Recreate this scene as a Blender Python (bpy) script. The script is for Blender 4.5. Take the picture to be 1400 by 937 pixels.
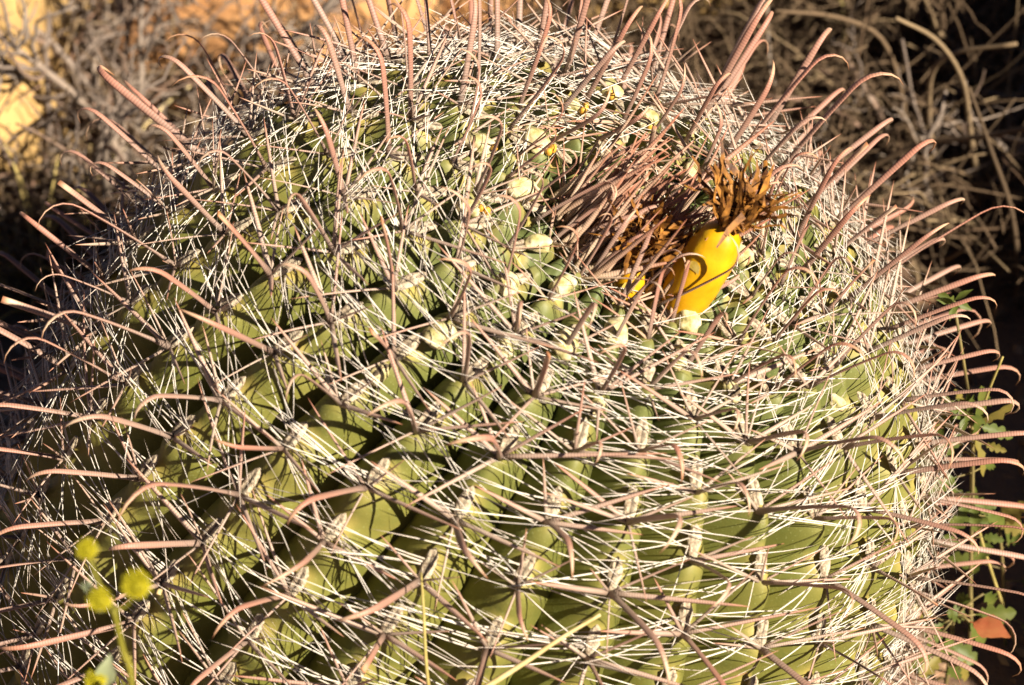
import bpy, math, random
import numpy as np
from mathutils import Vector, Matrix, noise

for o in list(bpy.data.objects): bpy.data.objects.remove(o, do_unlink=True)
scene = bpy.context.scene
col = scene.collection
rng = random.Random(7)
nr = np.random.RandomState(11)
R_ = math.radians

# ------------------------------------------------------------------ camera
PITCH = R_(38)
FWD = np.array([0, math.cos(PITCH), -math.sin(PITCH)])
UP = np.array([0, math.sin(PITCH), math.cos(PITCH)])
RIGHT = np.array([1.0, 0, 0])
DIST, FOCAL = 1.4727, 102.27
CX, CY = -0.034, -0.1116
HC = 0.12                                    # height of the barrel's shoulder centre
CEN = np.array([0, 0, HC])
CAM = CEN - FWD * DIST - RIGHT * CX - UP * CY
cd = bpy.data.cameras.new('camera')
cam = bpy.data.objects.new('camera', cd); col.objects.link(cam)
cam.location = CAM.tolist()
cam.rotation_euler = (math.pi / 2 - PITCH, 0, 0)
cd.lens = FOCAL; cd.sensor_width = 36; cd.clip_start = 0.02; cd.clip_end = 500
cd.dof.use_dof = True; cd.dof.focus_distance = 1.33; cd.dof.aperture_fstop = 11.5
scene.camera = cam
KPX = FOCAL / 36 * 1400                      # pixel scale of the 1400 x 937 photograph


def ray(px, py):
    d = FWD + RIGHT * ((px - 700) / KPX) + UP * ((468.5 - py) / KPX)
    return d


def gp(px, py, z=0.0):                       # where the line of sight meets height z
    d = ray(px, py)
    return CAM + d * ((z - CAM[2]) / d[2])


def at(px, py, Y):                           # where it meets the upright plane y = Y
    d = ray(px, py)
    return CAM + d * ((Y - CAM[1]) / d[1])


def proj(P):
    v = np.asarray(P) - CAM
    z = v @ FWD
    return np.stack([700 + KPX * (v @ RIGHT) / z, 468.5 - KPX * (v @ UP) / z], -1)


# ------------------------------------------------------------------ light
SUN = 0.60 * RIGHT + 0.12 * UP - 0.78 * FWD
SUN /= np.linalg.norm(SUN)
sd = bpy.data.lights.new('sun', 'SUN'); so = bpy.data.objects.new('sun', sd); col.objects.link(so)
sd.energy = 5.0; sd.angle = R_(0.53); sd.color = (1.0, 0.91, 0.77)
so.rotation_euler = Vector((-SUN).tolist()).to_track_quat('-Z', 'Y').to_euler()
so.location = (SUN * 20).tolist()
w = bpy.data.worlds.new('World'); scene.world = w; w.use_nodes = True
nt = w.node_tree; nt.nodes.clear()
sky = nt.nodes.new('ShaderNodeTexSky'); sky.sky_type = 'NISHITA'; sky.sun_disc = False
sky.altitude = 1500; sky.air_density = .22; sky.dust_density = .05
sky.sun_elevation = math.asin(SUN[2]); sky.sun_rotation = math.atan2(SUN[0], SUN[1])
bg = nt.nodes.new('ShaderNodeBackground'); bg.inputs['Strength'].default_value = 0.05
wo = nt.nodes.new('ShaderNodeOutputWorld')
nt.links.new(sky.outputs[0], bg.inputs[0]); nt.links.new(bg.outputs[0], wo.inputs[0])
vs = scene.view_settings
vs.view_transform = 'Standard'; vs.look = 'None'; vs.exposure = 1.3; vs.gamma = 1.0
vs.use_curve_mapping = False


# ------------------------------------------------------------------ helpers
def tag(o, label=None, cat=None, group=None, kind=None):
    if label: o['label'] = label
    if cat: o['category'] = cat
    if group: o['group'] = group
    if kind: o['kind'] = kind
    return o


def empty(name, loc, label=None, cat=None, group=None):
    o = bpy.data.objects.new(name, None); col.objects.link(o)
    o.location = [float(x) for x in loc]; o.empty_display_size = 0.02
    return tag(o, label, cat, group)


class G:                                     # one piece of geometry: verts, quads/tris, per-vertex (t, length, random)
    def __init__(s): s.V = []; s.F = []; s.A = []; s.n = 0
    def add(s, V, F, A=None):
        V = np.asarray(V, float)
        if A is None: A = np.zeros((len(V), 3))
        s.V.append(V); s.A.append(np.asarray(A, float))
        s.F.extend((np.asarray(F) + s.n).tolist() if not isinstance(F, list) else [[i + s.n for i in f] for f in F])
        s.n += len(V)
        return s
    def mesh(s, name, mats, smooth=True):
        me = bpy.data.meshes.new(name)
        V = np.concatenate(s.V) if s.V else np.zeros((0, 3))
        me.from_pydata(V.tolist(), [], s.F)
        at_ = me.attributes.new('tl', 'FLOAT_VECTOR', 'POINT')
        at_.data.foreach_set('vector', np.concatenate(s.A).astype(np.float32).ravel())
        for m in (mats if isinstance(mats, (list, tuple)) else [mats]): me.materials.append(m)
        me.polygons.foreach_set('use_smooth', [smooth] * len(me.polygons))
        me.update()
        return me


def obj(name, me, parent=None, M=None, loc=None):
    o = bpy.data.objects.new(name, me); col.objects.link(o)
    if parent: o.parent = parent
    if M is not None: o.matrix_basis = M
    elif loc is not None: o.location = [float(x) for x in loc]
    return o


def unit(v): v = np.asarray(v, float); return v / (np.linalg.norm(v) + 1e-12)


def tube(P, ra, rb=None, k=6, side=None, rnd=0.0, cap=True):
    """swept tube along points P; ra = half width along `side`, rb = half thickness"""
    P = np.asarray(P, float); n = len(P)
    ra = np.broadcast_to(np.asarray(ra, float), (n,)); rb = ra if rb is None else np.broadcast_to(np.asarray(rb, float), (n,))
    T = np.gradient(P, axis=0); T /= np.linalg.norm(T, axis=1)[:, None] + 1e-12
    s0 = np.array(side, float) if side is not None else np.cross(T[0], [0.31, 0.87, 0.38])
    S = np.zeros((n, 3)); cur = s0
    for i in range(n):
        cur = cur - T[i] * (cur @ T[i]); cur = cur / (np.linalg.norm(cur) + 1e-12); S[i] = cur
    B = np.cross(T, S)
    a = np.arange(k) * 2 * math.pi / k
    V = P[:, None] + S[:, None] * (np.cos(a)[None, :, None] * ra[:, None, None]) + B[:, None] * (np.sin(a)[None, :, None] * rb[:, None, None])
    L = np.r_[0, np.cumsum(np.linalg.norm(np.diff(P, axis=0), axis=1))]
    A = np.zeros((n, k, 3)); A[:, :, 0] = (L / (L[-1] + 1e-9))[:, None]; A[:, :, 1] = L[:, None] * 100; A[:, :, 2] = rnd
    i, j = np.meshgrid(np.arange(n - 1), np.arange(k), indexing='ij'); j2 = (j + 1) % k
    F = np.stack([i * k + j, i * k + j2, (i + 1) * k + j2, (i + 1) * k + j], -1).reshape(-1, 4).tolist()
    if cap: F.append(list(range((n - 1) * k, n * k))); F.append(list(range(k))[::-1])
    return V.reshape(-1, 3), F, A.reshape(-1, 3)


def smooth_path(pts, n=16):                   # Catmull-Rom through a few points
    p = np.asarray(pts, float); p = np.vstack([2 * p[0] - p[1], p, 2 * p[-1] - p[-2]])
    out = []
    m = len(p) - 3
    for q in np.linspace(0, m - 1e-6, n):
        i = int(q); t = q - i; a, b, c, d = p[i:i + 4]
        out.append(.5 * (2 * b + (c - a) * t + (2 * a - 5 * b + 4 * c - d) * t * t + (3 * b - a - 3 * c + d) * t ** 3))
    return np.array(out)


# ------------------------------------------------------------------ materials
def nodes(name):
    m = bpy.data.materials.new(name); m.use_nodes = True
    t = m.node_tree; b = t.nodes['Principled BSDF']
    return m, t, b


def N(t, kind, **kw):
    n = t.nodes.new(kind)
    for k, v in kw.items():
        if k in ('inp',):
            for a, c in v.items(): n.inputs[a].default_value = c
        else: setattr(n, k, v)
    return n


def ramp(t, stops, fac):
    r = t.nodes.new('ShaderNodeValToRGB'); e = r.color_ramp.elements
    while len(e) < len(stops): e.new(0.5)
    for q, (p, c) in zip(e, stops): q.position = p; q.color = (*c, 1)
    t.links.new(fac, r.inputs[0]); return r.outputs[0]


def mathn(t, op, a, b=None, c=None):
    n = t.nodes.new('ShaderNodeMath'); n.operation = op
    for i, v in enumerate((a, b, c)):
        if v is None: continue
        if isinstance(v, (int, float)): n.inputs[i].default_value = v
        else: t.links.new(v, n.inputs[i])
    return n.outputs[0]


def mix(t, fac, a, b, mode='MIX'):
    n = t.nodes.new('ShaderNodeMix'); n.data_type = 'RGBA'; n.blend_type = mode
    for s, v in ((0, fac), (6, a), (7, b)):
        if isinstance(v, (int, float)): n.inputs[s].default_value = v
        elif isinstance(v, tuple): n.inputs[s].default_value = (*v, 1)
        else: t.links.new(v, n.inputs[s])
    return n.outputs[2]


def noise_tex(t, scale, detail=4, coord=None, rough=.55):
    n = N(t, 'ShaderNodeTexNoise', inp={'Scale': scale, 'Detail': detail, 'Roughness': rough})
    if coord is None:
        tc = N(t, 'ShaderNodeTexCoord'); coord = tc.outputs['Object']
    t.links.new(coord, n.inputs['Vector']); return n.outputs['Fac']


def bump(t, b, h, strength=.4, dist=.001):
    n = N(t, 'ShaderNodeBump', inp={'Strength': strength, 'Distance': dist})
    t.links.new(h, n.inputs['Height']); t.links.new(n.outputs[0], b.inputs['Normal'])


def spine_mat(name, stops_a, stops_b, ring=0.0, rough=.5, ringfreq=70.0, stain=.5):
    m, t, b = nodes(name)
    a = N(t, 'ShaderNodeAttribute', attribute_name='tl')
    sp = N(t, 'ShaderNodeSeparateXYZ'); t.links.new(a.outputs['Vector'], sp.inputs[0])
    oi = N(t, 'ShaderNodeObjectInfo')
    rnd = mathn(t, 'FRACT', mathn(t, 'ADD', sp.outputs[2], oi.outputs['Random']))
    ca = ramp(t, stops_a, sp.outputs[0]); cb = ramp(t, stops_b, sp.outputs[0])
    c = mix(t, rnd, ca, cb)
    geo = N(t, 'ShaderNodeNewGeometry')
    n1 = noise_tex(t, 260, 3, geo.outputs['Position'])
    c = mix(t, mathn(t, 'MULTIPLY', n1, stain), c, (.2, .13, .09))
    if ring:
        s = mathn(t, 'SINE', mathn(t, 'MULTIPLY', sp.outputs[1], ringfreq))
        s = mathn(t, 'POWER', mathn(t, 'MULTIPLY_ADD', s, .5, .5), 2.0)
        fade = mathn(t, 'LESS_THAN', sp.outputs[0], .84)
        s = mathn(t, 'MULTIPLY', s, fade)
        c = mix(t, mathn(t, 'MULTIPLY', s, ring), c, (.1, .05, .035))
        bump(t, b, mathn(t, 'SUBTRACT', 1.0, s), .25, .0003)
    t.links.new(c, b.inputs['Base Color']); b.inputs['Roughness'].default_value = rough
    b.inputs['Specular IOR Level'].default_value = .35
    return m


M_hook = spine_mat('hook_spine', [(0, (.21, .15, .115)), (.3, (.31, .165, .12)), (.75, (.44, .17, .11)), (.9, (.50, .27, .15)), (1, (.40, .16, .05))],
                   [(0, (.23, .18, .15)), (.3, (.31, .215, .165)), (.75, (.39, .22, .16)), (.92, (.58, .42, .28)), (1, (.38, .15, .07))], .32, .52, 46, .3)
M_straight = spine_mat('straight_spine', [(0, (.29, .21, .155)), (.3, (.43, .28, .215)), (.8, (.46, .24, .17)), (1, (.34, .10, .05))],
                       [(0, (.31, .25, .19)), (.35, (.50, .39, .30)), (.8, (.53, .37, .27)), (1, (.44, .19, .10))], .3, .54, 56, .35)
M_young = spine_mat('young_spine', [(0, (.42, .28, .17)), (.4, (.48, .28, .19)), (1, (.34, .10, .05))],
                    [(0, (.54, .42, .27)), (.5, (.56, .41, .29)), (1, (.36, .14, .07))], .3, .5, 60, .3)
M_bristle = spine_mat('bristle_spine', [(0, (.70, .62, .50)), (.6, (.80, .75, .66)), (1, (.74, .64, .52))],
                      [(0, (.50, .42, .34)), (.5, (.70, .62, .52)), (1, (.60, .46, .37))], 0, .45, stain=.12)
M_grey_bristle = M_bristle

# cactus skin
M_skin, t, b = nodes('cactus_skin')
a = N(t, 'ShaderNodeAttribute', attribute_name='tl'); sp = N(t, 'ShaderNodeSeparateXYZ'); t.links.new(a.outputs['Vector'], sp.inputs[0])
n1 = noise_tex(t, 14, 4); n2 = noise_tex(t, 120, 5); n3 = noise_tex(t, 900, 2)
old = ramp(t, [(.3, (.115, .115, .020)), (.55, (.158, .150, .030)), (.8, (.20, .172, .040))], n1)
new = ramp(t, [(.3, (.082, .104, .030)), (.7, (.12, .138, .045))], n1)
c = mix(t, sp.outputs[1], new, old)
c = mix(t, ramp(t, [(.5, (0, 0, 0)), (.75, (.45, .45, .45))], n2), c, (.10, .13, .03))
c = mix(t, ramp(t, [(.62, (0, 0, 0)), (.7, (.5, .5, .5))], n3), c, (.26, .27, .10))
c = mix(t, sp.outputs[0], c, (.50, .36, .10))
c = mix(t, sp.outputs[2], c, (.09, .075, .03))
t.links.new(c, b.inputs['Base Color']); b.inputs['Roughness'].default_value = .55
b.inputs['Specular IOR Level'].default_value = .3
bump(t, b, n3, .15, .0006)


def simple(name, ca, cb, scale, rough=.8, bumpd=.001, bs=.5, detail=5, lo=.35, hi=.68):
    m, t, b = nodes(name)
    n = noise_tex(t, scale, detail)
    t.links.new(ramp(t, [(lo, ca), (hi, cb)], n), b.inputs['Base Color'])
    b.inputs['Roughness'].default_value = rough
    b.inputs['Specular IOR Level'].default_value = .25
    bump(t, b, n, bs, bumpd)
    return m


M_wool, t, b = nodes('areole_wool')
a = N(t, 'ShaderNodeAttribute', attribute_name='tl'); sp = N(t, 'ShaderNodeSeparateXYZ'); t.links.new(a.outputs['Vector'], sp.inputs[0])
n = noise_tex(t, 420, 5)
c = ramp(t, [(.35, (.24, .17, .11)), (.66, (.60, .51, .36))], n)
c = mix(t, sp.outputs[0], c, (.045, .03, .022))
t.links.new(c, b.inputs['Base Color']); b.inputs['Roughness'].default_value = .95; b.inputs['Specular IOR Level'].default_value = .1
bump(t, b, n, 1.0, .002)
M_scar, t, b = nodes('fruit_scar_flesh')
n = noise_tex(t, 150, 5); n2 = noise_tex(t, 520, 3)
c = ramp(t, [(.30, (.20, .13, .05)), (.40, (.30, .27, .09)), (.52, (.52, .43, .22)), (.72, (.66, .59, .40))], n)
c = mix(t, ramp(t, [(.55, (0, 0, 0)), (.7, (.5, .5, .5))], n2), c, (.40, .24, .08))
t.links.new(c, b.inputs['Base Color']); b.inputs['Roughness'].default_value = .75
bump(t, b, n, .8, .002)
M_gland = simple('nectar_gland', (.55, .26, .03), (.72, .42, .06), 300, .35, .0005, .3)
M_black = simple('dried_pith', (.02, .015, .012), (.22, .16, .1), 500, .9, .002, .8)
M_fruit = simple('fruit_skin', (.50, .24, .003), (.62, .35, .007), 90, .42, .0012, .35)
M_scale = simple('fruit_scale', (.55, .38, .06), (.70, .55, .16), 200, .5, .0008, .3)
M_petal = simple('dried_petal', (.05, .016, .005), (.38, .16, .025), 170, .6, .001, .6)
M_straw = simple('straw', (.50, .36, .15), (.66, .52, .26), 150, .6, .0006, .4)
M_greenstraw = simple('green_straw', (.30, .24, .07), (.42, .33, .11), 150, .6, .0006, .4)


def litter_mat(name, stops, rough=.85):
    m, t, b = nodes(name)
    a = N(t, 'ShaderNodeAttribute', attribute_name='tl'); sp = N(t, 'ShaderNodeSeparateXYZ'); t.links.new(a.outputs['Vector'], sp.inputs[0])
    oi = N(t, 'ShaderNodeObjectInfo')
    rnd = mathn(t, 'FRACT', mathn(t, 'ADD', sp.outputs[2], oi.outputs['Random']))
    c = ramp(t, stops, rnd)
    n = noise_tex(t, 160, 3)
    c = mix(t, mathn(t, 'MULTIPLY', n, .55), c, (.07, .05, .035))
    t.links.new(c, b.inputs['Base Color']); b.inputs['Roughness'].default_value = rough
    b.inputs['Specular IOR Level'].default_value = .2
    return m


M_twig = litter_mat('dead_twig', [(0, (.16, .12, .095)), (.4, (.26, .20, .16)), (.7, (.34, .27, .21)), (1, (.24, .13, .08))])
M_grass = litter_mat('dry_grass', [(0, (.07, .045, .025)), (.35, (.17, .11, .06)), (.7, (.12, .075, .042)), (.88, (.34, .24, .13)), (1, (.09, .045, .025))])
M_leafl = litter_mat('leaf_litter', [(0, (.30, .17, .08)), (.4, (.20, .11, .06)), (.75, (.38, .27, .15)), (1, (.12, .07, .05))])
M_gravel = litter_mat('gravel', [(0, (.44, .25, .13)), (.4, (.36, .22, .13)), (.75, (.50, .33, .2)), (1, (.26, .18, .13))])
M_yspine = litter_mat('yellow_spine', [(0, (.62, .48, .16)), (.5, (.5, .36, .12)), (1, (.42, .32, .2))])
M_rock = simple('orange_rock', (.26, .11, .04), (.50, .27, .11), 14, .9, .01, .6, 9, .3, .7)
M_rock2 = simple('tan_rock', (.26, .15, .055), (.50, .32, .12), 14, .9, .01, .6, 9, .3, .7)

M_soil, t, b = nodes('desert_soil')
tc = N(t, 'ShaderNodeTexCoord')
n1 = noise_tex(t, 3.5, 6, tc.outputs['Object']); n2 = noise_tex(t, 90, 6, tc.outputs['Object'])
c = ramp(t, [(.3, (.11, .065, .04)), (.6, (.22, .125, .07)), (.8, (.30, .18, .10))], n1)
c = mix(t, ramp(t, [(.4, (0, 0, 0)), (.75, (.7, .7, .7))], n2), c, (.13, .08, .05))
t.links.new(c, b.inputs['Base Color']); b.inputs['Roughness'].default_value = .95
bump(t, b, n2, .7, .006)


def leaf_mat(name, a_, b_, trans=.35):
    m, t, b = nodes(name)
    n = noise_tex(t, 60, 4)
    c = ramp(t, [(.3, a_), (.7, b_)], n)
    t.links.new(c, b.inputs['Base Color']); b.inputs['Roughness'].default_value = .55
    tr = N(t, 'ShaderNodeBsdfTranslucent'); t.links.new(c, tr.inputs[0])
    mx = N(t, 'ShaderNodeMixShader'); mx.inputs[0].default_value = trans
    out = t.nodes['Material Output']
    t.links.new(b.outputs[0], mx.inputs[1]); t.links.new(tr.outputs[0], mx.inputs[2]); t.links.new(mx.outputs[0], out.inputs[0])
    return m


M_leaf = leaf_mat('weed_leaf', (.075, .11, .015), (.17, .17, .03))
M_leafy = leaf_mat('yellowing_leaf', (.18, .16, .03), (.32, .23, .05))
M_leafr = leaf_mat('red_leaf', (.42, .09, .04), (.50, .22, .08))
M_stem = simple('weed_stem', (.13, .10, .04), (.22, .17, .06), 80, .6, .0006, .3)
M_floret = simple('yellow_floret', (.28, .25, .005), (.44, .37, .010), 300, .7, .001, .5)
M_fstem = simple('flower_stem', (.15, .14, .012), (.22, .19, .025), 60, .6, .0006, .3)
M_bract = leaf_mat('silver_leaf', (.25, .29, .14), (.38, .40, .24), .2)

# ------------------------------------------------------------------ ground
def hgt(x, y):
    d = math.hypot(x, y)
    h = .035 * noise.noise(Vector((x * 1.7, y * 1.7, 3.1))) + .012 * noise.noise(Vector((x * 7, y * 7, 1.2)))
    if d > 3: h += .5 * (d - 3) / 10 * noise.noise(Vector((x * .11, y * .11, 9.4))) * min(1, (d - 3) / 10)
    return h


q = np.linspace(-1, 1, 181); ax_ = np.sinh(q * 5.2) / math.sinh(5.2) * 140
V = [(x, y, hgt(x, y)) for y in ax_ for x in ax_]
n = len(ax_)
F = [[j * n + i, j * n + i + 1, (j + 1) * n + i + 1, (j + 1) * n + i] for j in range(n - 1) for i in range(n - 1)]
g = G(); g.add(V, F)
tag(obj('ground', g.mesh('ground', M_soil)), kind='structure')


def onground(p, dz=0.0): return np.array([p[0], p[1], hgt(p[0], p[1]) + dz])


# ------------------------------------------------------------------ barrel cactus
NR, RAD, HR, EX = 28, .22, 1.1629, .6125
PHI0, TW = 3.801, -.214
a_, b_ = .4715, .6959
axc = np.array([math.sin(a_) * math.cos(b_), math.sin(b_), math.cos(a_) * math.cos(b_)])
e1c = unit(np.cross([0, 1, 0], axc)); e2c = np.cross(axc, e1c)
towm = np.stack([RIGHT, UP, -FWD], 1)
AX, E1, E2 = towm @ axc, towm @ e1c, towm @ e2c
BASE = CEN - AX * (HC / AX[2])
th = np.linspace(.0004, 1, 400) ** 1.6 * math.pi / 2
pr = RAD * np.sin(th) ** EX; pz = RAD * HR * np.cos(th)
lz = np.linspace(.004, .24, 60)
pr = np.r_[0, pr, RAD * (1 - .9 * np.clip(lz - .06, 0, 1) ** 2)]; pz = np.r_[RAD * HR, pz, -lz]
ps = np.r_[0, np.cumsum(np.hypot(np.diff(pr), np.diff(pz)))]
S_END = ps[-1]


def prof(s):
    r = np.interp(s, ps, pr); z = np.interp(s, ps, pz)
    z = z - .016 * np.exp(-(np.asarray(s) / .035) ** 2)          # sunken crown
    return r, z


def frame(s, phi):
    """ridge point, outward normal, lateral, up (towards the crown)"""
    h = 2e-3
    r, z = prof(s); r1, z1 = prof(s + h); r0, z0 = prof(max(s - h, 1e-4))
    e = math.cos(phi) * E1 + math.sin(phi) * E2
    td = unit((r1 - r0) * e + (z1 - z0) * AX)
    P = CEN + AX * z + e * r
    lat = -math.sin(phi) * E1 + math.cos(phi) * E2
    nn = unit(np.cross(td, lat))
    if nn @ (P - (CEN + AX * (z - .12))) < 0: nn = -nn
    up = -td
    lat = np.cross(up, nn)
    return P, nn, lat, up


def sstep(a, b, x): x = np.clip((x - a) / (b - a), 0, 1); return x * x * (3 - 2 * x)


known = {0: .0964, 1: .115, 2: .1001, 3: .1198, 4: .1048, 5: .1152, 6: .1256, 7: .1057, -1: .1101, -2: .1222, -3: .110}
ARE = []                                       # (rib, s, phi)
rib_s = []
for i in range(NR):
    ii = i if i < 14 else i - NR
    s = known.get(ii, .098 + .030 * rng.random())
    lst = []
    q = s
    while q < S_END - .02:
        lst.append(q + rng.uniform(-.0015, .0015)); q += .0305
    q = s
    while True:
        q -= .0305 * max(.7, min(1, .5 + q / .15 * .5))
        if q < (.030, .066, .046, .062)[i % 4]: break
        lst.insert(0, q + rng.uniform(-.0012, .0012))
    rib_s.append(lst)
    for q in lst: ARE.append((i, q, PHI0 + i * 2 * math.pi / NR + TW * q + rng.uniform(-.012, .012)))

cactus = empty('barrel_cactus', BASE, 'large green ribbed barrel cactus bristling with pink hooked spines, leaning towards the sun', 'cactus')
ribs = []
ns = 180
ss = np.concatenate([np.linspace(.004, .12, 70), np.linspace(.12, S_END, ns - 70 + 1)[1:]])
us = np.array([-1.1, -1, -.9, -.78, -.64, -.48, -.32, -.16, 0, .16, .32, .48, .64, .78, .9, 1, 1.1])
for i in range(NR):
    ar = np.array(rib_s[i])
    V = []; A = []
    for s in ss:
        phc = PHI0 + i * 2 * math.pi / NR + TW * s
        half = math.pi / NR
        P, nn, lat, up = frame(s, phc)
        r, z = prof(s)
        k = int(np.argmin(np.abs(ar - s))); ds = s - ar[k]
        young = 1 - sstep(.07, .17, s)
        # swelling below/around each areole, waist between two areoles
        sp_ = .0305 * max(.7, min(1, .5 + s / .15 * .5))
        wave = .5 + .5 * math.cos(2 * math.pi * (ds - .1 * sp_) / sp_)
        depth = .0065 + .0250 * sstep(.02, .16, s)
        for u in us:
            ph = phc + u * half
            e = math.cos(ph) * E1 + math.sin(ph) * E2
            Q = CEN + AX * z + e * r
            # follow the crown depression's normal only roughly near the centre
            prof_u = abs(u) ** 2.0
            tub = (.0050 + .0045 * young) * (wave ** .7 - .75) * (1 - abs(u) ** 2.5)
            wob = .0032 * noise.noise(Vector((i * 3.7, s * 28, u * 1.5)))
            dd = -depth * prof_u + tub + wob * (1 - .6 * abs(u))
            if abs(u) > 1.05: dd -= .012
            Q = Q + nn * dd
            V.append(Q - BASE)
            da = math.hypot((ds + .0075) / .0095, u * half * r / .0046)
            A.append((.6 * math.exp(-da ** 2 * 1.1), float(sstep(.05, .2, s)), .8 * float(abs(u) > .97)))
    m = len(us)
    F = [[a * m + c_, a * m + c_ + 1, (a + 1) * m + c_ + 1, (a + 1) * m + c_] for a in range(ns - 1) for c_ in range(m - 1)]
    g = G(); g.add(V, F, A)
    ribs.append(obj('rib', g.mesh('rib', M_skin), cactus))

# crown: woolly sunken centre
g = G(); V = []; F = []
for j in range(9):
    for k in range(20):
        s = .0015 + .034 * j / 8; P, nn, lat, up = frame(s, k * 2 * math.pi / 20)
        V.append(P + AX * (.004 - .006 * (j / 8) ** 2 + .003 * noise.noise(Vector(P * 160))) - BASE)
F = [[j * 20 + k, j * 20 + (k + 1) % 20, (j + 1) * 20 + (k + 1) % 20, (j + 1) * 20 + k] for j in range(8) for k in range(20)]
F.append([k for k in range(20)][::-1])
g.add(V, F); tag(obj('crown_wool', g.mesh('crown_wool', M_wool), cactus), 'tan woolly sunken crown of the cactus')


# --- spine shapes, base at the origin: z outwards, y towards the crown, x sideways
def hook_shape(L, a0, wob, hook, wd, blunt=False, n=17):
    t = np.linspace(0, 1, n); t = np.r_[t[:6:2], np.linspace(t[4], 1, n - 3)[1:]]; n = len(t)
    b = np.array([math.sin(wob), -math.cos(wob), 0]); zz = np.array([0, 0, 1.])
    t0 = .66
    ang = a0 + .16 * t + hook * np.clip((t - t0) / (1 - t0), 0, 1) ** 1.15
    d = np.cos(ang)[:, None] * zz + np.sin(ang)[:, None] * b
    st = np.diff(t)[:, None] * L * (d[1:] + d[:-1]) / 2
    P = np.vstack([[0, 0, 0], np.cumsum(st, 0)])
    side = np.cross(b, zz)
    wdt = wd * np.interp(t, [0, .06, .25, .6, .85, 1], [1.25, .95, .9, 1.0, .62, .06])
    thk = wd * np.interp(t, [0, .06, .25, .6, .85, 1], [1.0, .55, .40, .32, .25, .05])
    if blunt:
        n2 = int(n * .62); P, wdt, thk = P[:n2], wdt[:n2], thk[:n2]
    return tube(P, wdt, thk, 7, side)


def straight_shape(L, d, bend, wd, n=8, k=5, flex=0.0, sd=0):
    r_ = random.Random(sd)
    d = unit(d); t = np.linspace(0, 1, n)
    c = unit(np.cross(d, [0, 0, 1.]) + 1e-6); b2 = np.cross(c, d)
    off = bend * (t ** 2)
    f1, f2 = r_.uniform(0, 6), r_.uniform(0, 6)
    P = d * (t * L)[:, None] + b2 * (off * L)[:, None] + c * (flex * L * np.sin(t * 3.3 + f1) * t)[:, None] + b2 * (flex * .6 * L * np.sin(t * 4.1 + f2) * t)[:, None]
    wdt = wd * np.interp(t, [0, .08, .4, .8, 1], [1.2, 1.0, .92, .6, .06])
    return tube(P, wdt, wdt * .72, k, c, cap=True)


ST = []                                        # straight-spine shapes by role
roles = [(-.62, .75, .62), (.62, .75, .62), (1.0, .12, .42), (-1.0, .12, .42), (.08, -1.0, .55)]
lens = [.046, .046, .056, .050, .046]
wds = [.00105, .00105, .00125, .00110, .00095]
for r_i, (rd, L, wd) in enumerate(zip(roles, lens, wds)):
    vs_ = []
    for v in range(7):
        d = np.array(rd) + nr.normal(0, .24, 3) * [1, 1, .7]
        vs_.append(straight_shape(L * rng.uniform(.78, 1.15), d, rng.uniform(-.10, .05), wd * rng.uniform(.65, 1.2)))
    ST.append(vs_)
HK = [hook_shape(.072 * rng.uniform(.8, 1.12), rng.uniform(-.2, .14), rng.uniform(-.8, .8), rng.uniform(1.7, 3.0), .00165 * rng.uniform(.85, 1.1)) for _ in range(22)]
HK += [hook_shape(.08, rng.uniform(-.1, .2), rng.uniform(-.6, .6), 2.2, .0018, True) for _ in range(2)]
BR = []
for v in range(44):
    sgn = 1 if v % 2 else -1
    el = rng.uniform(.10, .42); an = rng.gauss(0, .17) if v < 40 else rng.uniform(-1.3, 1.3)
    d = (sgn * math.cos(an), math.sin(an), el)
    BR.append(straight_shape(rng.uniform(.038, .062), d, rng.uniform(-.26, .10), .00033 * rng.uniform(.8, 1.25), 8, 3, rng.uniform(.0, .05), v))


def shape_mesh(name, sh, mat):
    g = G(); g.add(*sh); return g.mesh(name, mat)


UPS = [straight_shape(.046 * rng.uniform(.8, 1.2), (rng.uniform(-.15, .15), rng.uniform(-.15, .15), 1), rng.uniform(-.1, .1), .0013 * rng.uniform(.7, 1.2)) for _ in range(7)]
UPm = [shape_mesh('young_spine', s, M_young) for s in UPS]
HKm = [shape_mesh('hooked_spine', s, M_hook) for s in HK]
STm = [[shape_mesh('straight_spine', s, M_straight) for s in r_] for r_ in ST]
YSm = [[shape_mesh('young_spine', s, M_young) for s in r_] for r_ in ST]
BRm = [shape_mesh('bristle', s, M_bristle) for s in BR]

# areole pad: elongated felted cushion with a cleft, lying above the spine cluster
def areole_shape(sd, L=.0085, W=.0030, H=.0017):
    V = []; A = []; nu, nv = 11, 11
    for i in range(nu):
        y = -1 + 2 * i / (nu - 1)
        for k in range(nv):
            a = math.pi * k / (nv - 1); x = math.cos(a); h = math.sin(a)
            pr_ = math.sqrt(max(0, 1 - y * y)) * .95 + .05
            nz = 1 + .35 * noise.noise(Vector((x * 2, y * 3 + sd * 5, h)))
            cleft = .8 * math.exp(-(x / .28) ** 2) * (1 - y * y)
            V.append((x * W * pr_ * nz, y * L, H * pr_ * (h ** .6) * nz * (1 - cleft) - .0004 * (1 - h)))
            A.append((.95 * math.exp(-((x + .12 * math.sin(y * 4 + sd)) / .24) ** 2) * (1 - y * y) ** .5 * (1 if sd % 3 else .5), 0, rng.random()))
    F = [[i * nv + k, i * nv + k + 1, (i + 1) * nv + k + 1, (i + 1) * nv + k] for i in range(nu - 1) for k in range(nv - 1)]
    return V, F, A


AR = [areole_shape(v) for v in range(6)]
ARm = [shape_mesh('areole', s, M_wool) for s in AR]


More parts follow.
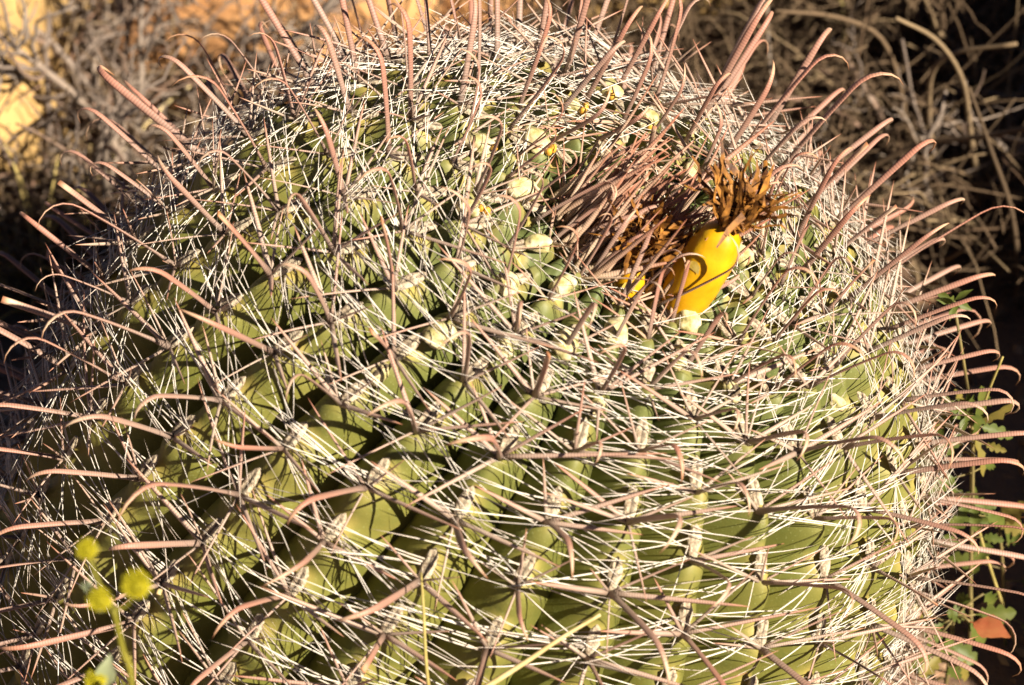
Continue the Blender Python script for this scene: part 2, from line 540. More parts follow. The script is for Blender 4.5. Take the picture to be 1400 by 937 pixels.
def basis(lat, up, nn, P, sc=1.0, tw=0.0, flip=1):
    c, s = math.cos(tw), math.sin(tw)
    X = lat * c + up * s; Y = -lat * s + up * c
    M = np.eye(4); M[:3, 0] = X * sc * flip; M[:3, 1] = Y * sc; M[:3, 2] = nn * sc; M[:3, 3] = P - BASE
    return M


def score(M, sh, nn):
    V = sh[0]; e = V[len(V) // 2:]; p = np.array([M[:3, 3], (M @ np.r_[V[-1], 1])[:3]]) + BASE
    mid = (M @ np.r_[V[len(V) // 2], 1])[:3] + BASE
    pp = proj(np.vstack([p, mid]))
    ins = ((pp[:, 0] > 0) & (pp[:, 0] < 1400) & (pp[:, 1] > 0) & (pp[:, 1] < 937)).any()
    L = np.linalg.norm(pp[1] - pp[2]) + np.linalg.norm(pp[2] - pp[0])
    v = unit(CAM - p[0]); f = nn @ v
    return (L + 40) * (1 if f > .05 else (.5 if f > -.25 else .02)) * (1 if ins else .01)


LST = {'hooked_spine': [], 'straight_spine': [], 'bristle': [], 'areole': []}
ri = rng.randrange
for (i, s, phi) in ARE:
    P, nn, lat, up = frame(s, phi)
    young = float(1 - sstep(.04, .11, s))
    # young spines near the crown stand up along the axis and crowd together
    n2 = unit(nn * (1 - .35 * young) + AX * .35 * young + up * .35 * young + nr.normal(0, .08, 3))
    up2 = unit(up - n2 * (up @ n2)); lat2 = np.cross(up2, n2)
    Pb = P + nn * .0005
    q = ri(len(AR)); LST['areole'].append((basis(lat, up, nn, P + nn * .0003 + up * .0075, 1 - .2 * young, rng.uniform(-.12, .12)), AR[q], ARm[q], i, nn))
    sc = (1 - .32 * young) * rng.uniform(.88, 1.1)
    q = ri(24) if rng.random() < .5 else ri(22)
    LST['hooked_spine'].append((basis(lat2, up2, n2, Pb, sc * rng.uniform(.8, 1.1), rng.uniform(-.55, .55)), HK[q], HKm[q], i, nn))
    for r_i in range(5):
        if rng.random() < (.18, .18, .10, .2, .4)[r_i]: continue
        if .2 < young < .95 and rng.random() < .55: continue
        q = ri(7); k = sc * rng.uniform(.72, 1.1)
        LST['straight_spine'].append((basis(lat2, up2, n2, Pb, k, rng.uniform(-.25, .25)), ST[r_i][q], (YSm if young > .5 else STm)[r_i][q], i, nn))
    if young > .4:
        for _ in range(3 if young > .95 else 1):
            r_i = ri(2); q = ri(7)
            LST['straight_spine'].append((basis(lat2, up2, n2, Pb, sc * rng.uniform(.6, 1.0), rng.uniform(-1.4, 1.4)), ST[r_i][q], YSm[r_i][q], i, nn))
    for _ in range(int(9 + ri(4) - 7 * young)):
        q = ri(len(BR)); LST['bristle'].append((basis(lat, up, nn, Pb - nn * .0006 + up * rng.uniform(-.003, .010) + lat * (.0016 if q % 2 else -.0016), rng.uniform(.85, 1.12) * (1 - .2 * young), rng.uniform(-.08, .08)), BR[q], BRm[q], i, nn))

s_b, phi_b = .045, None                         # the crown's own bundle of young spines, rooted on the far side of the sun and leaning together
cen_b = -.75 * RIGHT - .66 * UP
phi_b = math.atan2(cen_b @ E2, cen_b @ E1)
for k_ in range(125):
    if k_ < 80: s = .012 + .038 * rng.random(); phi = phi_b + rng.gauss(0, .75)
    else: s = .004 + .036 * math.sqrt(rng.random()); phi = rng.uniform(0, 2 * math.pi)
    P, nn, lat, up = frame(s, phi)
    n2 = unit(AX * .75 + .22 * nr.normal(0, 1, 3) + .72 * RIGHT + .36 * UP)
    up2 = unit(up - n2 * (up @ n2)); lat2 = np.cross(up2, n2); i = int(((phi - PHI0) / (2 * math.pi / NR)) % NR) % NR
    if rng.random() < .3:
        q = ri(22); LST['hooked_spine'].append((basis(lat2, up2, n2, P, rng.uniform(.55, .95), rng.uniform(-3, 3)), HK[q], HKm[q], i, nn))
    else:
        d = ST[0][ri(7)]; q = ri(7); M = basis(unit(np.cross(n2, nn + 1e-3)), unit(np.cross(n2, np.cross(n2, nn + 1e-3))), n2, P, rng.uniform(.8, 1.3), rng.uniform(-3, 3))
        LST['straight_spine'].append((M, UPS[q], UPm[q], i, nn))
mats = {'straight_spine': M_straight, 'bristle': M_bristle, 'hooked_spine': M_hook, 'areole': M_wool}
restname = {'straight_spine': 'straight_spine_mass', 'bristle': 'bristle_mass', 'hooked_spine': 'hooked_spine_mass', 'areole': 'areole_mass'}
for kind, L in LST.items():
    sc = np.array([score(M, sh, nn) for (M, sh, me, i, nn) in L]); order = np.argsort(-sc)
    for k in order[:300]:
        M, sh, me, i, nn = L[k]
        obj(kind, me, ribs[i], Matrix(M.tolist()))
    groups = {}
    for k in order[300:]:
        M, sh, me, i, nn = L[k]
        groups.setdefault(me.materials[0].name, []).append((M, sh))
    for mn, lst in groups.items():
        g = G()
        for M, sh in lst:
            V = np.asarray(sh[0]) @ M[:3, :3].T + M[:3, 3]; A = np.array(sh[2], float); A[:, 2] = rng.random()
            g.add(V, sh[1], A)
        tag(obj(restname[kind] if mn != 'young_spine' else 'young_spine_mass', g.mesh(kind, bpy.data.materials[mn]), cactus), kind='stuff')


# --- fruit scars around the crown, each with a nectar gland
def hit(px, py):                                # nearest (s, phi) on the ridge surface seen along a pixel
    best = None
    for s in np.linspace(.015, .30, 96):
        r, z = prof(s)
        ph = np.linspace(0, 2 * math.pi, 240, endpoint=False)
        P = CEN + AX * z + r * (np.cos(ph)[:, None] * E1 + np.sin(ph)[:, None] * E2)
        d = np.linalg.norm(proj(P) - np.array([px, py]), axis=1) + 400 * np.maximum(0, (P - CEN) @ FWD + .02)
        k = int(np.argmin(d))
        if best is None or d[k] < best[0]: best = (d[k], s, ph[k])
    return best[1], best[2]


def blob(sd, rx, ry, rz, nu=8, nv=12, flat=.0, rough=.2):
    V = [(0, 0, rz * (1 - flat))]
    for i in range(1, nu):
        a = math.pi * .55 * i / (nu - 1)
        for k in range(nv):
            p = 2 * math.pi * k / nv
            nz = 1 + rough * noise.noise(Vector((math.cos(p) * 1.5 + sd, math.sin(p) * 1.5, a * 2)))
            zz = max(math.cos(a), -.3)
            V.append((math.sin(a) * math.cos(p) * rx * nz, math.sin(a) * math.sin(p) * ry * nz, rz * (min(zz, 1 - flat))))
    F = [[0, 1 + k, 1 + (k + 1) % nv] for k in range(nv)]
    F += [[1 + (i - 1) * nv + k, 1 + i * nv + k, 1 + i * nv + (k + 1) % nv, 1 + (i - 1) * nv + (k + 1) % nv] for i in range(1, nu - 1) for k in range(nv)]
    return V, F, None


scars = [(660, 203, .9, 1), (733, 197, 1.0, 1), (712, 264, 1.05, 0), (648, 290, .8, 1), (690, 396, .9, 0), (602, 458, .95, 2), (838, 456, .95, 0),
         (770, 478, .9, 2), (938, 440, 1.0, 1), (885, 170, .85, 1), (836, 130, .95, 1), (787, 152, .7, 1), (735, 335, .8, 0), (930, 492, .8, 2),
         (520, 512, .7, 2), (690, 480, .7, 0), (765, 395, .8, 0), (1005, 352, .9, 1), (810, 560, .65, 2), (998, 540, .7, 2), (1140, 550, .6, 0), (945, 240, .8, 0)]
for k, (px, py, sc, kd) in enumerate(scars):
    s, ph = hit(px, py); P, nn, lat, up = frame(s, ph)
    v = unit(CAM - P)
    n2 = unit(nn + .35 * v); u2 = unit(up - n2 * (up @ n2)); l2 = np.cross(u2, n2)
    g = G(); g.add(*blob(k, .0056 * sc, .0078 * sc, .0060 * sc, flat=.12, rough=.4, nu=10, nv=18))
    o = obj('fruit_scar', g.mesh('fruit_scar', M_scar), cactus, Matrix(basis(l2, u2, n2, P + nn * .0015, 1, rng.uniform(-.5, .5)).tolist()))
    if kd == 1:
        for _ in range(1 + ri(3)):
            g = G(); g.add(*blob(k + 9, .0017, .0017, .0026, 6, 8)); 
            m = Matrix.Translation((rng.uniform(-.003, .003), .0062 * sc + rng.uniform(-.001, .002), .0030)); obj('nectar_gland', g.mesh('nectar_gland', M_gland), o, m)
    elif kd == 2:
        g = G(); g.add(*blob(k + 9, .0028, .0034, .0016, 6, 9, rough=1.2)); obj('pith', g.mesh('pith', M_black), o, Matrix.Translation((0, 0, .0036 * sc)))


# --- fruit with the dried flower on top
def fruit(px, py, axis, L, W, depth_off, lab, flab, tuft_lean, nscale=4):
    s, ph = hit(px, py); P, nn, lat, up = frame(s, ph)
    P = P + nn * depth_off
    z = unit(axis); x = unit(np.cross([0, 0, 1], z)); y = np.cross(z, x)
    M = np.eye(4); M[:3, 0], M[:3, 1], M[:3, 2], M[:3, 3] = x, y, z, P - BASE
    tt = np.linspace(0, 1, 13); rr = W * np.interp(tt, [0, .06, .2, .45, .7, .88, .97, 1], [.45, .72, .92, 1.0, .93, .72, .58, .3])
    k = 20; V = []; F = []
    for i in range(13):
        for j in range(k):
            a = 2 * math.pi * j / k
            q = rr[i] * (1 + .035 * math.cos(5 * a + 2 * tt[i]) + .03 * noise.noise(Vector((math.cos(a), math.sin(a), tt[i] * 3 + px))))
            V.append((q * math.cos(a), q * math.sin(a), tt[i] * L))
    F = [[i * k + j, i * k + (j + 1) % k, (i + 1) * k + (j + 1) % k, (i + 1) * k + j] for i in range(12) for j in range(k)]
    F += [list(range(12 * k, 13 * k)), list(range(k))[::-1]]
    g = G(); g.add(V, F); fo = tag(obj('fruit', g.mesh('fruit', M_fruit), cactus, Matrix(M.tolist())), lab)
    for q in range(nscale):                      # thin scales lying on the fruit
        t_ = .08 + .8 * ((q * .618) % 1); a = q * 2.4
        r0 = np.interp(t_, tt, rr)
        c = np.array([math.cos(a), math.sin(a), 0]); d = np.array([-math.sin(a), math.cos(a), 0]); zz = np.array([0, 0, 1.])
        w_ = .0034; h_ = .0048
        pts = [c * (r0 + .0004) + zz * t_ * L - d * w_, c * (r0 + .0004) + zz * t_ * L + d * w_, c * (r0 + .0004) + zz * (t_ * L + h_ * .7) + d * w_ * .7, c * (r0 + .0009) + zz * (t_ * L + h_), c * (r0 + .0004) + zz * (t_ * L + h_ * .7) - d * w_ * .7]
        g = G(); g.add(pts, [[0, 1, 2, 3, 4]]); obj('scale', g.mesh('scale', M_scale), fo)
    g = G()                                      # dried perianth: crumpled papery strips
    for q in range(150):
        a = q * 2.4 + rng.uniform(-.3, .3); sp_ = rng.uniform(.05, 1.0); Lp = rng.uniform(.3, 1.15) * .033
        o2 = np.array([math.cos(a), math.sin(a), 0]) * rng.uniform(.2, .85) * W * .5
        d0 = np.array([math.cos(a) * sp_ * .5, math.sin(a) * sp_ * .5, 1.0])
        d0 = d0 + nr.normal(0, .22, 3)
        d1 = np.array([math.cos(a) * sp_ * 1.2, math.sin(a) * sp_ * 1.2, .5]) + np.array(tuft_lean) + nr.normal(0, .6, 3)
        p = np.array([o2 + [0, 0, L * .97], o2 + [0, 0, L * .97] + unit(d0) * Lp * .5, o2 + [0, 0, L * .97] + unit(d0) * Lp * .5 + unit(d1) * Lp * .5])
        p = smooth_path(p, 7) + nr.normal(0, .0008, (7, 3)) * np.linspace(.2, 1, 7)[:, None]
        wv = .0010 * rng.uniform(.35, 1.5) * np.array([.7, .8, 1.0, 1.1, 1.2, 1.0, .4])
        wv = wv * nr.uniform(.6, 1.3, 7)
        g.add(*tube(p, wv, wv * .07, 4, nr.normal(0, 1, 3), rng.random()))
    tag(obj('dried_flower', g.mesh('dried_flower', M_petal, False), fo), flab)
    return fo


fruit(926, 418, .40 * RIGHT + .70 * UP - .50 * FWD, .051, .0120, -.004, 'ripe yellow barrel-shaped fruit standing in the sun', 'golden brown dried flower on the ripe yellow fruit', (.45, 0, .1))
fruit(862, 392, .25 * RIGHT + .75 * UP - .4 * FWD, .020, .0070, -.010, 'smaller yellow fruit half hidden behind spines', 'dark brown dried flower on the half hidden fruit', (.2, 0, 0))

# ------------------------------------------------------------------ rocks
def rock(p, r, sc, mat, label, sd, group=None, seg=22):
    V = []; F = []
    nu, nv = seg, seg * 2
    offs = [unit(nr.normal(0, 1, 3)) for _ in range(9)]; cut = [rng.uniform(.62, .92) for _ in range(9)]
    for i in range(nu + 1):
        a = math.pi * i / nu
        for k in range(nv):
            b = 2 * math.pi * k / nv
            d = np.array([math.sin(a) * math.cos(b), math.sin(a) * math.sin(b), math.cos(a)])
            q = 1.0
            for o_, c_ in zip(offs, cut):
                dd = d @ o_
                if dd > 0: q = min(q, c_ / dd)
            v = Vector((d * 1.6 + sd).tolist())
            q *= 1 + .16 * noise.noise(v) + .07 * noise.noise(v * 3) + .03 * noise.noise(v * 9)
            V.append(d * q * r * np.array(sc))
    F = [[i * nv + k, (i + 1) * nv + k, (i + 1) * nv + (k + 1) % nv, i * nv + (k + 1) % nv] for i in range(nu) for k in range(nv)]
    g = G(); g.add(V, F)
    return tag(obj('rock', g.mesh('rock', mat), loc=p), label, 'rock', group)


def put_rock(px, py, r, sc, mat, label, sd, sink=.35):
    p = gp(px, py); q = onground(p, r * sc[2] * (1 - 2 * sink)); return rock(q, r, sc, mat, label, sd)


put_rock(-10, 190, .10, (.8, .9, 1.0), M_rock2, 'pale yellow-tan boulder beside the dead grey bush', 2.1, .2)
put_rock(330, 60, .085, (1.2, .9, .8), M_rock, 'smooth orange boulder behind the cactus crown', 5.3, .25)
put_rock(470, 50, .07, (1.2, .9, .9), M_rock, 'small rounded orange rock next to the smooth orange boulder', 6.7, .25)
put_rock(620, -10, .09, (1.3, .8, .7), M_rock, 'low orange rock behind the top of the cactus', 8.2, .3)
put_rock(70, 20, .06, (1.2, .9, .8), M_rock2, 'small tan stone behind the pale boulder', 9.7, .3)
put_rock(890, 20, .075, (1.2, .9, .7), M_rock2, 'grey-tan stone lying under the dry grass', 11.2, .25)
rock(onground((.82, -.24), .18), .42, (.55, .72, .83), M_rock2, 'large tan boulder added out of view to shade the ground right of the cactus', 14.0)  # unseen boulder, added to keep the ground at right in shadow
rock(onground((.86, .16), .18), .42, (.55, .80, .90), M_rock2, 'second tan boulder added out of view to carry the shade further back', 17.0)  # another added blocker outside the frame, extends that shadow backwards

# ------------------------------------------------------------------ dead shrubs, grass, litter
def twig_path(p, d, L, n, curl, droop=0.0):
    P = [np.array(p, float)]; d = unit(d)
    for k in range(n):
        d = unit(d + nr.normal(0, curl, 3) + np.array([0, 0, -droop])); P.append(P[-1] + d * L / n)
        if P[-1][2] < .004: P[-1][2] = .004 + .01 * rng.random()
    return np.array(P)


def shrub(p, h, spread, nb, label, cat, sd, mat=M_twig, sub=9, rad=.0045, group=None):
    p = onground(p)
    root = empty('dead_shrub', p, label, cat, group)
    tw = G()
    for k in range(nb):
        a = 2 * math.pi * k / nb + rng.uniform(-.4, .4); tilt = rng.uniform(.15, spread)
        d = (math.cos(a) * math.sin(tilt), math.sin(a) * math.sin(tilt), math.cos(tilt))
        L = h * rng.uniform(.7, 1.15)
        P = twig_path((0, 0, -.01), d, L, 9, .16)
        g = G(); g.add(*tube(P, np.linspace(rad, rad * .35, 10) * rng.uniform(.7, 1.1), k=6, rnd=rng.random()))
        obj('branch', g.mesh('branch', mat), root)
        for q in range(sub):
            i = rng.randrange(2, 9); d2 = unit(P[i] - P[i - 1]) + nr.normal(0, .75, 3)
            L2 = L * rng.uniform(.2, .5); P2 = twig_path(P[i], d2, L2, 7, .28)
            tw.add(*tube(P2, np.linspace(rad * .4, rad * .14, 8), k=4, rnd=rng.random()))
            for q2 in range(3):
                j = rng.randrange(1, 7); P3 = twig_path(P2[j], unit(P2[j] - P2[j - 1]) + nr.normal(0, .9, 3), L2 * rng.uniform(.25, .6), 5, .35)
                tw.add(*tube(P3, np.linspace(rad * .2, rad * .1, 6), k=3, rnd=rng.random()))
    tag(obj('twigs', tw.mesh('twigs', mat), root), kind='stuff')
    return root


shrub(gp(205, 250), .20, .9, 9, 'dead grey twiggy bush behind the left shoulder of the cactus', 'dead shrub', 1, sub=11)
shrub(gp(60, 300), .15, 1.1, 7, 'low brittle brown bush beside the yellow-spined cactus', 'dead shrub', 2, rad=.0035)
shrub(gp(160, 10), .22, .9, 8, 'dead bush with reddish twigs in front of a dark hollow', 'dead shrub', 3)
shrub(gp(1130, 60), .24, 1.1, 8, 'pale dry bush with long arching branches behind the crown', 'dead shrub', 4, M_grass, rad=.004)
shrub(gp(1330, 120), .26, 1.1, 9, 'tangled dry bush above the dark hollow', 'dead shrub', 5, M_grass, rad=.004)
shrub(gp(1290, 330), .16, 1.2, 6, 'small sparse dry bush in the shade of the hollow', 'dead shrub', 6, M_twig, rad=.003, sub=6)

shrub((.78, .52), .40, .8, 12, 'tall dead bush added out of view to dapple the upper right background with shade', 'dead shrub', 7, sub=16, rad=.007)  # unseen bush, added to throw broken shade on the background brush
shrub(gp(30, 110), .16, 1.0, 8, 'thin dry bush in front of the pale boulder', 'dead shrub', 8, sub=9, rad=.0028)
shrub(gp(330, 150), .11, 1.1, 7, 'low thin dry bush before the smooth orange boulder', 'dead shrub', 9, sub=8, rad=.0026)
# tangled dry grass: nobody could count the blades
def in_cactus(x, y): return math.hypot(x - BASE[0], y - BASE[1]) < .27


g = G()
for q in range(6200):
    px, py = rng.uniform(-120, 1560), rng.uniform(-260, 420)
    if px < 640 and rng.random() < (.75 if px > 250 or (px < 90 and py < 260) else .3): continue
    p = gp(px, py)
    if in_cactus(p[0], p[1]) or p[1] < -.1: continue
    p = onground(p, rng.uniform(0, .05))
    L = rng.uniform(.05, .19); P = twig_path(p, (rng.gauss(0, 1), rng.gauss(0, 1), abs(rng.gauss(0, .6)) + .1), L, 7, .16, .09)
    wv = rng.uniform(.0004, .0014)
    g.add(*tube(P, np.linspace(wv, wv * .5, 8), k=3, rnd=rng.random()))
tag(obj('dry_grass', g.mesh('dry_grass', M_grass)), 'tangled dry grass and fallen twigs behind the cactus', 'dry grass', kind='stuff')

g = G()
for q in range(5000):
    x, y = rng.gauss(0, .75), rng.gauss(.4, .7)
    if in_cactus(x, y) or abs(x) > 2: continue
    r = rng.uniform(.004, .011); p = onground((x, y), rng.uniform(.002, .012))
    u = unit(nr.normal(0, 1, 3) * [1, 1, .35]); v = unit(np.cross(u, nr.normal(0, .35, 3) + [0, 0, 1])); nn = np.cross(u, v)
    pts = [p - u * r, p - u * r * .3 + v * r * .4 + nn * r * .2, p + u * r * .4 + v * r * .35 + nn * r * .25, p + u * r, p + u * r * .4 - v * r * .35 + nn * r * .2, p - u * r * .3 - v * r * .4 + nn * r * .25, p]
    g.add(pts, [[0, 1, 6], [1, 2, 6], [2, 3, 6], [3, 4, 6], [4, 5, 6], [5, 0, 6]], [(0, 0, rng.random())] * 7)
tag(obj('leaf_litter', g.mesh('leaf_litter', M_leafl, False)), 'brown dead leaves scattered over the soil', 'leaf litter', kind='stuff')
g = G()
cube = np.array([(x, y, z) for x in (-1, 1) for y in (-1, 1) for z in (-1, 1)], float)
cf = [[0, 1, 3, 2], [4, 6, 7, 5], [0, 4, 5, 1], [2, 3, 7, 6], [0, 2, 6, 4], [1, 5, 7, 3]]
for q in range(3500):
    x, y = rng.gauss(0, .8), rng.gauss(.4, .8)
    if in_cactus(x, y): continue
    r = rng.uniform(.002, .008); p = onground((x, y), r * .3)
    Mx = np.array(Matrix.Rotation(rng.uniform(0, 6), 3, Vector(nr.normal(0, 1, 3)).normalized()))
    g.add((cube * (1 + nr.uniform(-.35, .1, (8, 3))) * r * [1, .8, .6]) @ Mx.T + p, cf, [(0, 0, rng.random())] * 8)
tag(obj('gravel', g.mesh('gravel', M_gravel, False)), 'small orange-brown gravel over the soil', 'gravel', kind='stuff')


# single stalks that stand out of the tangle
def stalk(pts, r, mat, label, group=None, k=6, name='dry_stalk', base=None):
    P = smooth_path(pts, 18)
    p0 = P[0]
    g = G(); g.add(*tube(P - p0, np.linspace(r, r * .55, 18), k=k, rnd=rng.random()))
    return tag(obj(name, g.mesh(name, mat), loc=p0), label, 'stalk', group)


def gstalk(base, pxs, r, mat, label, group=None):
    b = onground(gp(*base), -.01); stalk([b] + [at(x, y, b[1] + dy) for x, y, dy in pxs], r, mat, label, group)


gstalk((1352, 330), [(1328, 190, -.02), (1316, 110, -.04), (1280, 55, -.06), (1225, 25, -.08)], .0022, M_grass, 'pale straw stalk arching over from the dark hollow')
gstalk((1400, 420), [(1385, 300, -.02), (1355, 205, -.03), (1325, 120, -.04)], .0020, M_grass, 'thick jointed straw stalk rising at the edge of the hollow')
gstalk((1160, 150), [(1155, 60, 0), (1148, -10, 0)], .0030, M_stem, 'upright greenish stalk behind the crown spines')
gstalk((1240, 260), [(1238, 160, -.02), (1210, 60, -.04), (1150, 25, -.05), (1060, 15, -.06)], .0021, M_grass, 'long grey stalk bending over behind the crown')
gstalk((1290, 300), [(1270, 150, -.02), (1290, 80, -.05), (1390, 60, -.08)], .0022, M_grass, 'knobbly grey stalk leaning across the dry bush')

for q in range(26):
    px, py = rng.choice([(rng.uniform(1060, 1420), rng.uniform(40, 360)), (rng.uniform(-20, 260), rng.uniform(0, 330))])
    b = onground(gp(px, py), -.004); a = rng.uniform(0, 6.28)
    Ls, rs_ = rng.uniform(.14, .30), rng.uniform(.0014, .0026)
    P = twig_path(b, (math.cos(a) * .8, math.sin(a) * .8, rng.uniform(.5, 1.2)), Ls, 5, .20, .16)
    mt_ = rng.choice([M_grass, M_grass, M_straw if px < 700 else M_twig, M_twig])
    spot = ('over the dark hollow' if py > 200 else 'in front of the tangled dry bush' if px > 1240 else 'by the pale dry bush behind the crown') if px > 700 else (
        'beside the pale yellow-tan boulder' if px < 90 else 'beside the dead grey bush' if py > 120 else 'by the bush with reddish twigs')
    lab = ('short ' if Ls < .2 else 'long ') + ('thin ' if rs_ < .002 else 'stout ') + {'dry_grass': 'brown', 'straw': 'pale yellow', 'dead_twig': 'grey'}[mt_.name] + ' dry stalk bending ' + spot
    stalk(P, rs_, mt_, lab, 'loose dry stalks in the tangle')

# straws lying on the spines of the cactus
def on_cactus(px, py, lift):
    s, ph = hit(px, py); P, nn, lat, up = frame(s, ph); d = CAM - P
    return P + unit(d) * lift


P = [on_cactus(583, 958, .030), on_cactus(584, 900, .036), on_cactus(586, 840, .034), on_cactus(581, 782, .022)]
stalk(P, .00095, M_greenstraw, 'thin yellow-green straw hanging upright among the cactus spines', name='straw')
a0, a1 = on_cactus(655, 950, .040), on_cactus(817, 839, .036); P = [a0, a0 * .6 + a1 * .4, a0 * .3 + a1 * .7 + [0, 0, .0008], a1]
stalk(P, .0013, M_straw, 'pale broken straw lying slantwise across the cactus spines', name='straw')
a0, a1 = on_cactus(52, 940, .055), on_cactus(222, 812, .05); P = [a0, a0 * .6 + a1 * .4 + [0, 0, .001], a0 * .3 + a1 * .7, a1]
stalk(P, .0012, M_straw, 'pale dry straw caught in the spines behind the yellow flowers', name='straw')


# ------------------------------------------------------------------ weed with lobed leaves beside the cactus
def leaf_geo(L, W, lobes, sd, curl=.3):
    r_ = random.Random(sd); n = 13
    V = []; F = []
    for i in range(n):
        t = i / (n - 1)
        env = math.sin(math.pi * min(1, t * .93 + .05)) ** .7 * (1 if t < .97 else .35)
        tooth = 1 - .55 * (.5 + .5 * math.cos(t * lobes * 2 * math.pi)) * (t > .12) * (t < .95)
        w_ = W * (env * tooth if t > .16 else .06)
        zc = -curl * L * t * t
        for sgn in (-1, -.5, 0, .5, 1):
            V.append((w_ * sgn * r_.uniform(.92, 1.08), t * L + .05 * W * abs(sgn), zc + .30 * w_ * abs(sgn) + .04 * W * r_.uniform(-1, 1)))
    F = [[i * 5 + k, i * 5 + k + 1, (i + 1) * 5 + k + 1, (i + 1) * 5 + k] for i in range(n - 1) for k in range(4)]
    return V, F, None


def leaf_at(parent, base, tip, W, mat, lobes, sd, origin, face=None):
    base = np.asarray(base); tip = np.asarray(tip)
    y = unit(tip - base); z = face if face is not None else unit(CAM - base) * .8 + SUN * .5 + nr.normal(0, .35, 3)
    z = unit(z - y * (z @ y)); x = np.cross(y, z)
    g = G(); g.add(*leaf_geo(np.linalg.norm(tip - base), W, lobes, sd, rng.uniform(.02, .22)))
    M = np.eye(4); M[:3, 0], M[:3, 1], M[:3, 2], M[:3, 3] = x, y, z, base - origin
    return obj('leaf', g.mesh('leaf', mat), parent, Matrix(M.tolist()))


def weed(base_px, Y, stem_px, leaves, label, group, heads=()):
    b0 = at(stem_px[0][0], stem_px[0][1], Y); b = np.array([base_px, Y + .02, 0]); b[2] = hgt(b[0], b[1]) - .005
    root = empty('weed', b, label, 'weed', group)
    P = smooth_path([b] + [at(x, y, Y) for x, y in stem_px], 20)
    g = G(); g.add(*tube(P - b, np.linspace(.0014, .0008, 20), k=6)); obj('stem', g.mesh('stem', M_stem), root)
    for q, (x0, y0, x1, y1, w_, mt, dy) in enumerate(leaves):
        bs, tp = at(x0, y0, Y + dy * .3), at(x1, y1, Y + dy)
        j = int(np.argmin(np.linalg.norm(P - bs, axis=1)))
        g = G(); g.add(*tube(smooth_path([P[j] - b, (P[j] + bs) / 2 - b + [0, 0, .002], bs - b], 6), .0007, k=4)); obj('petiole', g.mesh('petiole', M_stem), root)
        lf = leaf_at(root, bs, tp, w_ * .72, {'g': M_leaf, 'y': M_leafy, 'r': M_leafr}[mt], 1 if mt == 'r' else rng.choice([3, 4, 4]), q + 31, b)
        if mt == 'r': lf['label'] = 'single red-orange leaf of the low weed'
    for q in range(12):                          # smaller leaves all along the stem
        j = rng.randrange(9, 20); a = rng.uniform(0, 6.28); L_ = rng.uniform(.012, .026)
        d = unit([math.cos(a), math.sin(a) * .6, rng.uniform(-.5, .5)])
        b1 = P[j] + d * L_ * .5
        g = G(); g.add(*tube(np.array([P[j] - b, b1 - b]), .0005, k=4)); obj('petiole', g.mesh('petiole', M_stem), root)
        leaf_at(root, b1, b1 + d * L_ + [0, 0, -.004], L_ * rng.uniform(.2, .32), rng.choice([M_leaf, M_leaf, M_leaf, M_leafy]), rng.choice([3, 4]), q + 77, b)
    for (x, y, r) in heads:                      # leafy green bud: a star of narrow bracts
        c = at(x, y, Y - .005)
        j = int(np.argmin(np.linalg.norm(P - c, axis=1)))
        g = G(); g.add(*tube(np.array([P[j] - b, c - b]), .0008, k=4)); obj('petiole', g.mesh('petiole', M_stem), root)
        for q in range(9):
            d = unit(nr.normal(0, 1, 3) + [0, -.5, .4]); leaf_at(root, c, c + d * r, r * .16, M_leaf, 1, q, b)
    return root


GW = 'green weeds growing beside the cactus'
weed(.262, .03, [(1322, 900), (1327, 780), (1330, 640), (1328, 560)],
     [(1330, 600, 1352, 540, .006, 'g', -.01), (1338, 578, 1386, 558, .007, 'y', -.01), (1338, 582, 1388, 598, .006, 'g', .0), (1332, 596, 1352, 652, .005, 'y', -.01),
      (1322, 570, 1285, 545, .008, 'g', .01), (1320, 560, 1275, 580, .008, 'g', .01), (1322, 690, 1300, 730, .008, 'g', -.01), (1318, 690, 1302, 668, .006, 'g', .01),
      (1326, 680, 1358, 702, .006, 'g', 0), (1330, 690, 1336, 730, .006, 'g', -.01), (1334, 700, 1362, 690, .006, 'g', .0), (1312, 745, 1290, 735, .006, 'g', .0),
      (1312, 620, 1296, 650, .006, 'g', .01)],
     'tall green weed with lobed leaves rising beside the cactus', GW, [(1322, 565, .012), (1304, 412, .011)])
weed(.300, .06, [(1375, 940), (1372, 800), (1366, 712)],
     [(1364, 712, 1402, 690, .009, 'y', -.01), (1364, 714, 1405, 726, .008, 'y', -.01), (1372, 720, 1384, 748, .005, 'g', .0), (1358, 716, 1340, 712, .005, 'g', .0)],
     'yellowing weed with broad leaves at the edge of the dark hollow', GW)
weed(.255, .0, [(1290, 945), (1300, 880), (1305, 845)],
     [(1326, 850, 1380, 868, .010, 'r', -.02), (1322, 842, 1296, 838, .008, 'g', 0), (1322, 850, 1352, 880, .009, 'g', 0), (1345, 812, 1366, 828, .007, 'g', .01),
      (1300, 880, 1336, 905, .009, 'g', -.01), (1312, 900, 1324, 932, .007, 'y', 0), (1296, 912, 1312, 928, .007, 'g', -.01), (1282, 870, 1262, 850, .007, 'g', .01),
      (1284, 880, 1268, 896, .006, 'y', .01), (1330, 825, 1306, 815, .006, 'g', .01), (1280, 930, 1258, 915, .006, 'g', .0)],
     'low bushy weed with one red-orange leaf at the cactus foot', GW)
b = onground((.31, .05))
stalk([b, at(1332, 700, .04), at(1336, 590, .03), at(1350, 540, .028), at(1371, 488, .025)], .0010, M_greenstraw, 'straight tan dry stalk standing among the green weeds')


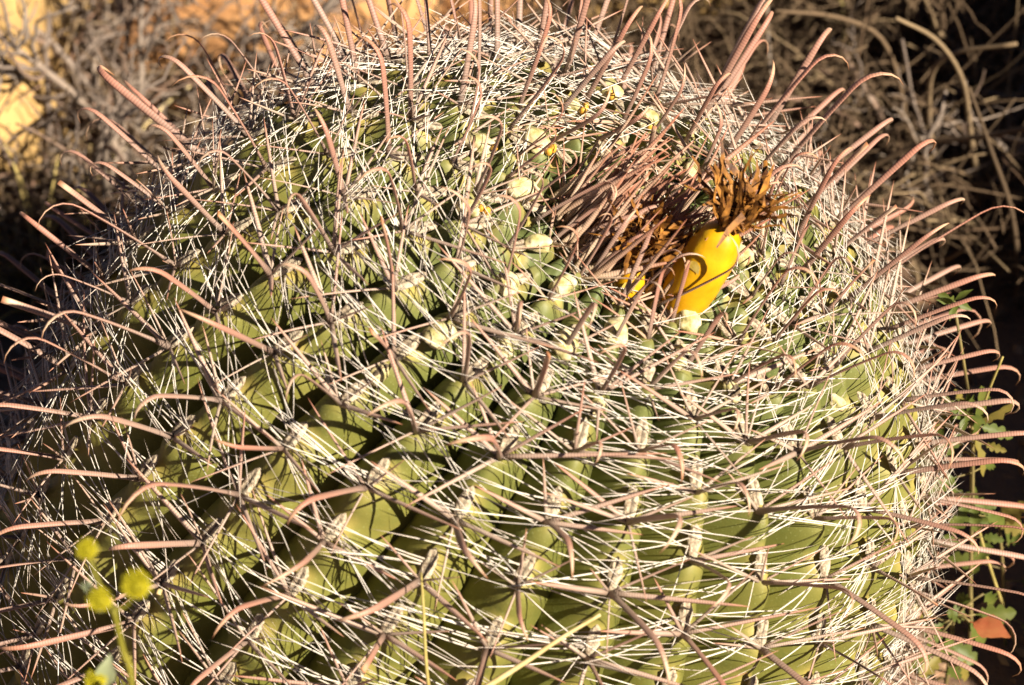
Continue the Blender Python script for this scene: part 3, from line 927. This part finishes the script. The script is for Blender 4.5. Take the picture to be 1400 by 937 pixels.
# ------------------------------------------------------------------ yellow wildflower in front of the cactus
YF = -.37
b = onground((at(185, 937, YF)[0] + .02, YF))
root = empty('yellow_wildflower', b, 'slender plant with round yellow rayless flower heads standing before the cactus', 'wildflower')
P = smooth_path([b, at(190, 1150, YF), at(180, 937, YF), at(168, 890, YF), at(155, 832, YF)], 24)
g = G(); g.add(*tube(P - b, np.linspace(.0014, .0010, 24), k=7)); obj('stem', g.mesh('stem', M_fstem), root)


def head(px, py, Y, r, src, lab=None):
    c = at(px, py, Y)
    if src is not None:
        g = G(); g.add(*tube(smooth_path([src - b, (src + c) / 2 - b - [0, 0, .004], c - b], 8), .0007, k=5)); obj('stalk', g.mesh('stalk', M_fstem), root)
    z = unit(unit(CAM - c) + [0, 0, .8]); x = unit(np.cross([0, 1, 0], z)); y = np.cross(z, x)
    M = np.eye(4); M[:3, 0], M[:3, 1], M[:3, 2], M[:3, 3] = x, y, z, c - b
    g = G()
    g.add(*blob(px, r * .85, r * .85, r * .7, 8, 14, rough=.1))
    for q in range(90):                          # florets standing on the dome
        t_ = q / 90; a = q * 2.39996; rr = math.sqrt(t_); el = math.sqrt(max(0, 1 - rr * rr * .9))
        d = np.array([rr * math.cos(a), rr * math.sin(a), el * .8]); p0 = d * r * .8
        g.add(*tube(np.array([p0, p0 + unit(d) * r * .22, p0 + unit(d) * r * rng.uniform(.3, .5)]), np.array([.05, .07, .04]) * r, k=5))
    h = obj('flower_head', g.mesh('flower_head', M_floret), root, Matrix(M.tolist()))
    g = G()
    for q in range(12):
        a = q * math.pi / 6; d = np.array([math.cos(a), math.sin(a), 0])
        g.add(*tube(np.array([[0, 0, -r * .5], d * r * .75 + [0, 0, -r * .3], d * r * .95 + [0, 0, r * .1]]), np.array([.2, .2, .03]) * r, np.array([.08, .06, .02]) * r, k=5, side=np.cross(d, [0, 0, 1])))
    obj('bracts', g.mesh('bracts', M_bract), h)
    return c


top = P[-1]
head(137, 822, YF, 0.0042, None)
head(187, 802, YF, 0.0050, top)
head(119, 753, YF + .01, 0.0037, top)
c = head(131, 930, YF + .05, 0.0040, P[10])
leaf_at(root, at(140, 945, YF + .05), at(150, 897, YF + .05), .0038, M_bract, 1, 3, b)
leaf_at(root, at(128, 805, YF + .01), at(112, 800, YF + .01), .0022, M_bract, 1, 4, b)

# yellow straw tuft behind the left flank
b = onground(gp(45, 385))
root = empty('straw_tuft', b, 'small tuft of yellow straw behind the left flank of the cactus', 'grass tuft')
for q in range(60):
    a = rng.uniform(0, 6.28); tl = rng.uniform(.1, 1.2)
    P = twig_path((rng.gauss(0, .008), rng.gauss(0, .008), -.004), (math.cos(a) * math.sin(tl), math.sin(a) * math.sin(tl), math.cos(tl)), rng.uniform(.05, .12), 6, .12, .05)
    P = np.maximum(P, [-9, -9, -.004])
    g = G(); g.add(*tube(P, np.linspace(.0013, .0005, 7), k=4, rnd=rng.random())); obj('blade', g.mesh('blade', M_yspine), root)
